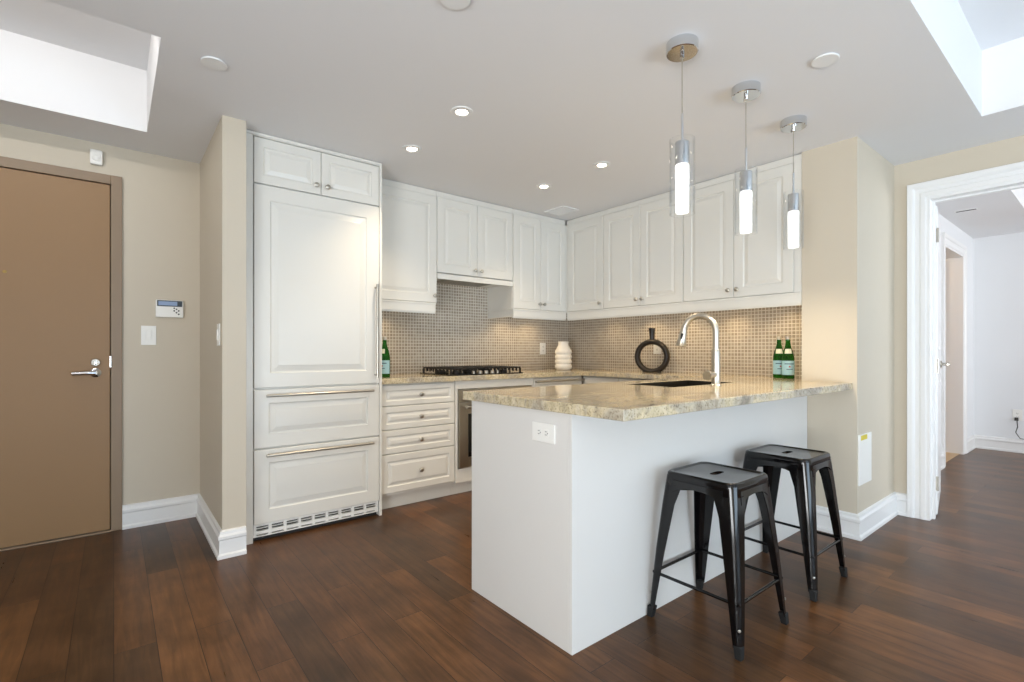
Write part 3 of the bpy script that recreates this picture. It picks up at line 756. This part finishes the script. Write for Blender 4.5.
# dark ring vase
rx, ry = 3.69, 2.62
s = thing('ring_vase', 'dark brown ring-shaped vase with short flared neck by the tiled wall', 'vase', (rx, ry, CT))
b = B(); ang = math.radians(-70); ux, uy = math.cos(ang), math.sin(ang); Ro = .130; zc = CT + .140; n = 56; L = []
nx, ny = -uy, ux
for i in range(n):
    a = 2 * PI * i / n; ring = []
    for j in range(14):
        t = 2 * PI * j / 14; rr_ = Ro + .024 * math.cos(t); w = .034 * math.sin(t)
        h_ = rr_ * math.cos(a); v_ = rr_ * math.sin(a)
        z = max(zc + v_, CT + .001)
        ring.append((rx + ux * h_ + nx * w, ry + uy * h_ + ny * w, z))
    L.append(ring)
b._skin([[b.bm.verts.new(Vector(p)) for p in l] for l in L], close=True)
b.loops([[(rx + ux * h_ + nx * w, ry + uy * h_ + ny * w, z) for h_, w in ((-.075, -.03), (.075, -.03), (.075, .03), (-.075, .03))] for z in (CT, CT + .022)])
build('body', b, 'ring', s, smooth=50)
build('neck', B().lathe([(.022, -.01), (.022, .03), (.026, .075), (.030, .100), (.024, .100), (.018, .06)], (rx, ry, zc + .150), seg=24), 'ring', s, smooth=40)

# ---------------------------------------------------------------- electrical plates
def plate(name, label, cat, c, u, n, w, h, kind, group=None, mat='plastic'):
    """c centre on wall, u horizontal dir along wall, n outward normal"""
    c = Vector(c); u = Vector(u); n = Vector(n); z = Vector((0, 0, 1))
    def bx(b, u0, u1, v0, v1, w0, w1, bev=.0015):
        r = bmesh.ops.create_cube(b.bm, size=1)
        for v in r['verts']:
            uu = u0 + (v.co.x + .5) * (u1 - u0); vv = v0 + (v.co.y + .5) * (v1 - v0); ww = w0 + (v.co.z + .5) * (w1 - w0)
            v.co = c + u * uu + z * vv + n * ww
        if bev:
            es = list({e for v in r['verts'] for e in v.link_edges}); bmesh.ops.bevel(b.bm, geom=es, offset=bev, segments=2, profile=.6, affect='EDGES')
        return b
    s = thing(name, label, cat, tuple(c), group)
    build('cover_plate', bx(B(), -w / 2, w / 2, -h / 2, h / 2, 0, .006), mat, s)
    if kind == 'switch':
        build('rocker', bx(bx(B(), -.017, .017, -.034, .034, .006, .008), -.013, .013, -.028, .028, .008, .012), mat, s)
    elif kind in ('outlet', 'outlet_h'):
        for k in (-1, 1):
            du, dv = (k * .02, 0) if kind == 'outlet_h' else (0, k * .02)
            r = build('receptacle', bx(B(), du - .014, du + .014, dv - .014, dv + .014, .006, .008), mat, s)
            b = B()
            if kind == 'outlet': bx(b, du - .007, du - .005, dv - .004, dv + .006, .008, .0085, 0); bx(b, du + .005, du + .007, dv - .004, dv + .006, .008, .0085, 0); bx(b, du - .002, du + .002, dv - .010, dv - .006, .008, .0085, 0)
            else: bx(b, du - .006, du + .004, dv - .007, dv - .005, .008, .0085, 0); bx(b, du - .006, du + .004, dv + .005, dv + .007, .008, .0085, 0); bx(b, du + .006, du + .010, dv - .002, dv + .002, .008, .0085, 0)
            build('slots', b, 'slot', r)
    return s, bx
plate('light_switch', 'white light switch left of the partition, below the alarm keypad', 'switch', (.173, YE, 1.20), (1, 0, 0), (0, -1, 0), .078, .122, 'switch')
plate('light_switch', 'cream light switch on the tan partition face beside the refrigerator', 'switch', (.45, 3.12, 1.19), (0, -1, 0), (-1, 0, 0), .075, .12, 'switch')
plate('wall_outlet', 'white double outlet on the peninsula end panel', 'outlet', (PX0, 1.405, .787), (0, -1, 0), (-1, 0, 0), .125, .072, 'outlet_h')
plate('wall_outlet', 'white outlet on the tiles between the cooktop and white vase', 'outlet', (3.43, YT, 1.125), (1, 0, 0), (0, -1, 0), .075, .118, 'outlet')
plate('wall_outlet', 'white outlet on the side-wall tiles, seen through the ring vase', 'outlet', (XT, 2.64, 1.135), (0, -1, 0), (-1, 0, 0), .078, .12, 'outlet')
po, bx = plate('wall_outlet', 'white outlet with a plugged-in cord on the far bedroom wall', 'outlet', (XF, .745, .405), (0, -1, 0), (-1, 0, 0), .078, .12, 'outlet')
b = B(); b.box(XF - .04, XF - .009, .73, .76, .36, .395, .003)
cdd = B(); cdd.box(XF - .04, XF - .0095, .735, .765, .345, .380, .003)
cdd.tube([(XF - .035, .745, .35), (XF - .04, .74, .28), (XF - .035, .755, .22), (XF - .032, .74, .19), (XF - .034, .72, .155), (XF - .036, .65, .151), (XF - .036, .45, .151)], .004, 8)
o = build('power_cord', cdd, 'slot', loc=(XF - .04, .745, .35), smooth=40); tag(o, 'thin grey power cord hanging from the bedroom outlet', 'cord')
# alarm keypad
s = thing('alarm_keypad', 'white alarm keypad with a blue-grey display on the entry wall', 'keypad', (.282, YE, 1.372))
b = B(); b.box(.208, .356, YE - .024, YE, 1.318, 1.430, .006); build('housing', b, 'plastic', s)
b = B(); b.box(.215, .349, YE - .027, YE - .022, 1.388, 1.426, .002); kb = build('bezel', b, 'lcd_dark', s)
build('display', B().box(.222, .322, YE - .0285, YE - .0265, 1.394, 1.420, .0005), 'lcd', kb)
for x, z in ((.318, 1.372), (.330, 1.362), (.318, 1.350), (.306, 1.361), (.330, 1.340), (.306, 1.378)): build('button', B().lathe([(.005, 0), (.004, .003)], (x, YE - .024, z), (0, -1, 0), 10), 'slot', s)
# motion sensor
s = thing('motion_sensor', 'small white motion sensor high on the wall above the entry door', 'sensor', (-.082, YE, 2.262))
build('housing', B().box(-.112, -.052, YE - .035, YE, 2.218, 2.308, .012), 'plastic', s, smooth=40)
build('lens', B().lathe([(.020, 0), (.019, .006), (.012, .010), (.001, .012)], (-.082, YE - .034, 2.258), (0, -1, 0), 20), 'plastic', s, smooth=50)
# access cover on pillar
s = thing('access_panel', 'blank white access cover with a yellow sticker low on the pillar', 'access panel', (3.515, YP, .457))
build('cover', B().box(3.400, 3.625, YP - .008, YP, .308, .606, .002), 'plastic', s)
build('sticker', B().box(3.43, 3.54, YP - .0092, YP - .0078, .572, .600), 'yellow', s, label='yellow warning sticker')

# ---------------------------------------------------------------- ceiling fittings
dn = thing('ceiling_downlight', 'lit recessed ceiling downlight above the kitchen aisle, nearest the refrigerator', 'light', (0, 0, 0), 'kitchen ceiling downlights')
build('trim_ring', B().lathe([(.060, 0), (.058, -.004), (.036, -.007), (.031, -.004), (.029, 0)], seg=32, caps=(False, False)), 'trim', dn, smooth=40)
build('lens', B().lathe([(.029, -.0005), (.029, -.003)], seg=24), 'lamp', dn)
DL = [(1.424, 2.190, 'lit round downlight in the kitchen ceiling, nearest viewer on the left'), (1.444, 2.785, 'lit round downlight in front of the cabinet next to the refrigerator'),
      (2.557, 2.788, 'lit round downlight nearest the far kitchen corner'), (2.567, 2.222, 'lit round downlight nearest the side-wall cabinets, behind the pendants')]
for i, (x, y, lb) in enumerate(DL):
    o = dn if i == 0 else copy_tree(dn)
    o.location = (x, y, H); o['label'] = lb
    l = bpy.data.lights.new('downlight_lamp', 'SPOT'); l.energy = 17.5; l.color = (1, .80, .55); l.spot_size = 1.95; l.spot_blend = 1.0; l.shadow_soft_size = .035
    lo = bpy.data.objects.new('downlight_lamp', l); COL.objects.link(lo); lo.parent = o; lo.location = (0, 0, -.02)
def disc(name, label, cat, x, y, r, mat='trim'):
    o = build(name, B().lathe([(r * .90, 0), (r * .90, -.004), (r, -.004), (r, -.007), (r * .96, -.009), (.001, -.009)], (x, y, H), seg=32), mat, loc=(x, y, H), smooth=40)
    return tag(o, label, cat)
disc('sprinkler_cover', 'white round sprinkler cover on the ceiling near the right recess', 'sprinkler cover', 2.388, .815, .052)
disc('sprinkler_cover', 'white round sprinkler cover on the ceiling in front of the refrigerator partition', 'sprinkler cover', .340, 2.493, .050)
disc('smoke_detector', 'white round detector on the ceiling at the top edge of view', 'detector', .945, 1.495, .055)
s = thing('ceiling_vent', 'small white ceiling vent in the far kitchen corner', 'vent', (3.12, 3.17, H))
b = B(); b.box(3.02, 3.22, 3.05, 3.065, H - .008, H); b.box(3.02, 3.22, 3.275, 3.29, H - .008, H); b.box(3.02, 3.035, 3.065, 3.275, H - .008, H); b.box(3.205, 3.22, 3.065, 3.275, H - .008, H)
build('frame', b, 'trim', s)
b = B()
for i in range(9): b.box(3.035, 3.205, 3.072 + i * .023, 3.082 + i * .023, H - .006, H - .001)
build('louvre', b, 'trim', s)
s = thing('ceiling_vent', 'dark slot vent in the bedroom ceiling seen through the doorway', 'vent', (6.02, .93, HB))
b = B(); b.box(6.03, 6.04, .84, 1.0, HB - .004, HB); b.box(6.08, 6.09, .84, 1.0, HB - .004, HB); b.box(6.04, 6.08, .84, .85, HB - .004, HB); b.box(6.04, 6.08, .99, 1.0, HB - .004, HB); build('frame', b, 'trim', s)
build('slot', B().box(6.04, 6.08, .85, .99, HB - .003, HB), 'slot', s)
s = thing('fire_sprinkler', 'small chrome sprinkler head on the side of the bedroom ceiling recess', 'sprinkler', (6.05, .58, 2.53))
b = B(); b.lathe([(.035, 0), (.033, .006), (.012, .010)], (6.05, .58, 2.53), (0, -1, 0), 20); b.tube([(6.05, .575, 2.53), (6.05, .52, 2.53)], .011, 10); b.lathe([(.026, 0), (.026, .004)], (6.05, .522, 2.53), (0, -1, 0), 12)
build('head', b, 'chrome', s, smooth=40)

# pendants
def pendant(x, y):
    s = thing('pendant_light', 'clear glass cylinder pendant lamp', 'pendant light', (0, 0, 0), 'pendant lights over the peninsula')
    zt = H
    c = build('canopy', B().lathe([(.063, 0), (.063, -.040), (.060, -.043), (.001, -.043)], (0, 0, zt), seg=36), 'chrome', s, smooth=40)
    b = B(); b.lathe([(.009, 0), (.009, -.018), (.004, -.022)], (0, 0, zt - .042), seg=14)
    for a in (.6, PI + .6): b.lathe([(.005, 0), (.005, -.008), (.001, -.010)], (.038 * math.cos(a), .038 * math.sin(a), zt - .042), seg=10)
    build('canopy_screw', b, 'chrome', c, smooth=40)
    build('cord', B().tube([(0, 0, zt - .05), (0, 0, 2.07)], .0022, 8), 'nickel', s, smooth=40)
    build('stem', B().tube([(0, 0, 2.07), (0, 0, 1.955)], .005, 10), 'chrome', s, smooth=40)
    build('socket', B().lathe([(.004, .098), (.027, .095), (.028, .091), (.028, .002), (.025, 0)], (0, 0, 1.859), seg=28), 'chrome', s, smooth=40)
    build('bubble_glass', B().lathe([(.026, 0), (.0275, -.004), (.0265, -.190), (.024, -.195), (.001, -.196)], (0, 0, 1.859), seg=28), 'bubble', s, smooth=40, label='glowing bubble glass core')
    b = B(); ro, ri, z0, z1 = .050, .0465, 1.659, 1.965; sg = 36
    R_ = lambda r, z: [(r * math.cos(2 * PI * j / sg), r * math.sin(2 * PI * j / sg), z) for j in range(sg)]
    b._skin([[b.bm.verts.new(Vector(p)) for p in l] for l in (R_(ro, z0), R_(ro, z1), R_(ri, z1), R_(ri, z0))], close=True)
    
    build('glass_shade', b, 'clear_glass', s, smooth=40)
    s.location = (x, y, 0)
    return s
PN = [(1.809, 1.139, 'clear glass pendant lamp hanging nearest, leftmost over the peninsula'), (2.349, 1.139, 'middle one of the three clear glass pendant lamps'), (2.885, 1.139, 'clear glass pendant lamp nearest the tan pillar wall')]
p0 = pendant(0, 0)
for i, (x, y, lb) in enumerate(PN):
    o = p0 if i == 0 else copy_tree(p0)
    o.location = (x, y, 0); o['label'] = lb
    l = bpy.data.lights.new('pendant_lamp', 'SPOT'); l.energy = 9; l.color = (1, .82, .58); l.spot_size = 2.7; l.spot_blend = 1; l.shadow_soft_size = .025
    lo = bpy.data.objects.new('pendant_lamp', l); COL.objects.link(lo); lo.parent = o; lo.location = (0, 0, 1.65)

s = thing('bath_fill', 'unseen warm fill lamp added to light the beige room beyond the bedroom', 'light', (6.4, 2.0, 2.4))  # unseen lamp, added to give the beige room warm light
build('shade', B().lathe([(.14, 0), (.14, -.04), (.12, -.07), (.001, -.085)], (6.4, 2.0, 2.4)), emit('bath_fill_glow', 'FFE2B8', 2.5), s, smooth=40)
l = bpy.data.lights.new('bath_fill_bulb', 'POINT'); l.energy = 11; l.color = (1, .80, .55); l.shadow_soft_size = .1
lo = bpy.data.objects.new('bath_fill_bulb', l); COL.objects.link(lo); lo.parent = s; lo.location = (0, 0, -.2)
# unseen strip light, added on the hidden ledge to brighten the entry recess
s = thing('recess_fill', 'unseen strip light added on the ledge to brighten the entry ceiling recess', 'light', (-.75, 2.44, 2.55))
build('channel', B().box(-1.6, .08, 2.431, 2.450, 2.53, 2.55), 'trim', s)
l = bpy.data.lights.new('recess_fill_lamp', 'AREA'); l.shape = 'RECTANGLE'; l.size = 1.6; l.size_y = .03; l.energy = 6; l.color = (1, .97, .93)
lo = bpy.data.objects.new('recess_fill_lamp', l); COL.objects.link(lo); lo.parent = s; lo.location = (0, .03, .02); lo.rotation_euler = (PI / 2 + .25, 0, 0)

# ---------------------------------------------------------------- stools
def stool():
    s = thing('metal_stool', 'black metal stool', 'stool', (0, 0, 0), 'black metal counter stools')
    HS = .606; a = .147; rc = .035
    def rrect(h, r, z, n=6, cx=0, cy=0):
        P = []
        for qx, qy, a0 in ((1, 1, 0), (-1, 1, PI / 2), (-1, -1, PI), (1, -1, 1.5 * PI)):
            for i in range(n + 1):
                t = a0 + PI / 2 * i / n; P.append((cx + qx * (h - r) + r * math.cos(t), cy + qy * (h - r) + r * math.sin(t), z))
        return P
    b = B()
    # pressed seat: skirt, rolled edge, shallow dish, hand slot
    L = [rrect(a + .008, rc + .006, HS - .052), rrect(a + .0055, rc + .006, HS - .052), rrect(a - .001, rc, HS - .016), rrect(a - .003, rc, HS - .006)]
    slot = []
    n = 28
    outer = [rrect(a + .008, rc + .006, HS - .050), rrect(a + .002, rc, HS - .014), rrect(a + .001, rc, HS - .005), rrect(a - .004, rc, HS), rrect(a - .011, rc, HS + .0005), rrect(a - .017, rc, HS - .004), rrect(a - .022, rc, HS - .005)]
    # slot outline with the same vertex count
    cnt = len(outer[0]); sl = []
    for i in range(cnt):
        t = 2 * PI * (i + .5) / cnt
        # superellipse-like slot 7 cm by 2.4 cm
        cx_, cy_ = math.cos(t), math.sin(t); k = (abs(cx_ / .042) ** 4 + abs(cy_ / .015) ** 4) ** -.25
        sl.append((cx_ * k, cy_ * k))
    outer.append([(x, y, HS - .005) for x, y in sl]); outer.append([(x, y, HS - .016) for x, y in sl])
    b._skin([[b.bm.verts.new(Vector(p)) for p in l] for l in outer], False, False)
    o = build('seat', b, 'black_metal', s, smooth=45)
    md = o.modifiers.new('solid', 'SOLIDIFY'); md.thickness = .0022; md.offset = -1
    # legs: rolled angle section, wide at top, tapering to the foot; splayed
    f = .195
    for qx, qy in ((1, 1), (-1, 1), (-1, -1), (1, -1)):
        b = B(); L = []
        for t, wd in ((0, .094), (.07, .084), (.2, .066), (.55, .050), (.85, .036), (1.0, .028)):
            z = HS - .018 - t * (HS - .018 - .035)
            c = (a + .002) + (f - a - .002) * t + .004 * math.sin(PI * t)
            r = .030 - .012 * t; th = .0035
            O = []; I = []
            # outer path: from (c - wd, c) round corner to (c, c - wd)
            O.append((c - wd, c))
            for i in range(6):
                q = PI / 2 - PI / 2 * i / 5; O.append((c - r + r * math.cos(q), c - r + r * math.sin(q)))
            O.append((c, c - wd))
            for (x, y) in reversed(O):
                I.append((x, y))
            ri = r - th
            I = [(c - th, c - wd)]
            for i in range(6):
                q = PI / 2 * i / 5; I.append((c - r + ri * math.cos(q), c - r + ri * math.sin(q)))
            I.append((c - wd, c - th))
            ring = [(qx * x, qy * y, z) for x, y in O + I]
            L.append(ring)
        b.loops(L)
        leg = build('leg', b, 'black_metal', s, smooth=50)
        fo = B(); fo.loops([[(qx * x, qy * y, z) for x, y in ((cc - hh, cc - hh), (cc + .003, cc - hh), (cc + .003, cc + .003), (cc - hh, cc + .003))] for z, cc, hh in ((.046, f - .001, .027), (.004, f + .001, .021), (0, f + .000, .020))])
        build('foot_cap', fo, 'rubber', leg, bevel=.003)
        rv = B(); rv.lathe([(.006, 0), (.005, .002), (.001, .003)], (qx * (f - .008), qy * (f - .008), .100), (qx, qy, 0), 10)
        build('rivet', rv, 'nickel', leg)
    # stretchers at footrest height
    zs = .185; c = .178
    for p, q in (((-c, -c), (c, -c)), ((c, -c), (c, c)), ((c, c), (-c, c)), ((-c, c), (-c, -c))):
        b = B(); b.tube([(p[0], p[1], zs), (q[0], q[1], zs)], .0065, 10)
        build('stretcher', b, 'black_metal', s, smooth=50)
    # cross braces under the seat
    for sgn in (1, -1):
        b = B(); k = .135; b.tube([(-k, -k * sgn, HS - .075), (k, k * sgn, HS - .075)], .005, 8)
        build('cross_brace', b, 'black_metal', s, smooth=50)
    # inward curved skirts between the legs
    for k in range(4):
        b = B(); L = []
        for i in range(9):
            t = -1 + 2 * i / 8; x = t * .108; dz = .052 + .028 * abs(t) ** 3
            L.append([(x, -(a + .006), HS - .030), (x, -(a + .003), HS - .030), (x, -(a + .0075), HS - dz), (x, -(a + .0105), HS - dz)])
        b.loops(L)
        for v in b.bm.verts: v.co = Matrix.Rotation(k * PI / 2, 4, 'Z') @ v.co
        build('apron', b, 'black_metal', s, smooth=50)
    return s
s1 = stool(); s1.location = (1.925, 1.053, 0); s1['label'] = 'nearer black metal stool, in front on the left, with its seat slot showing'
s2 = copy_tree(s1, (2.590, 1.051, 0), 'farther black metal stool on the right, closer to the pillar')
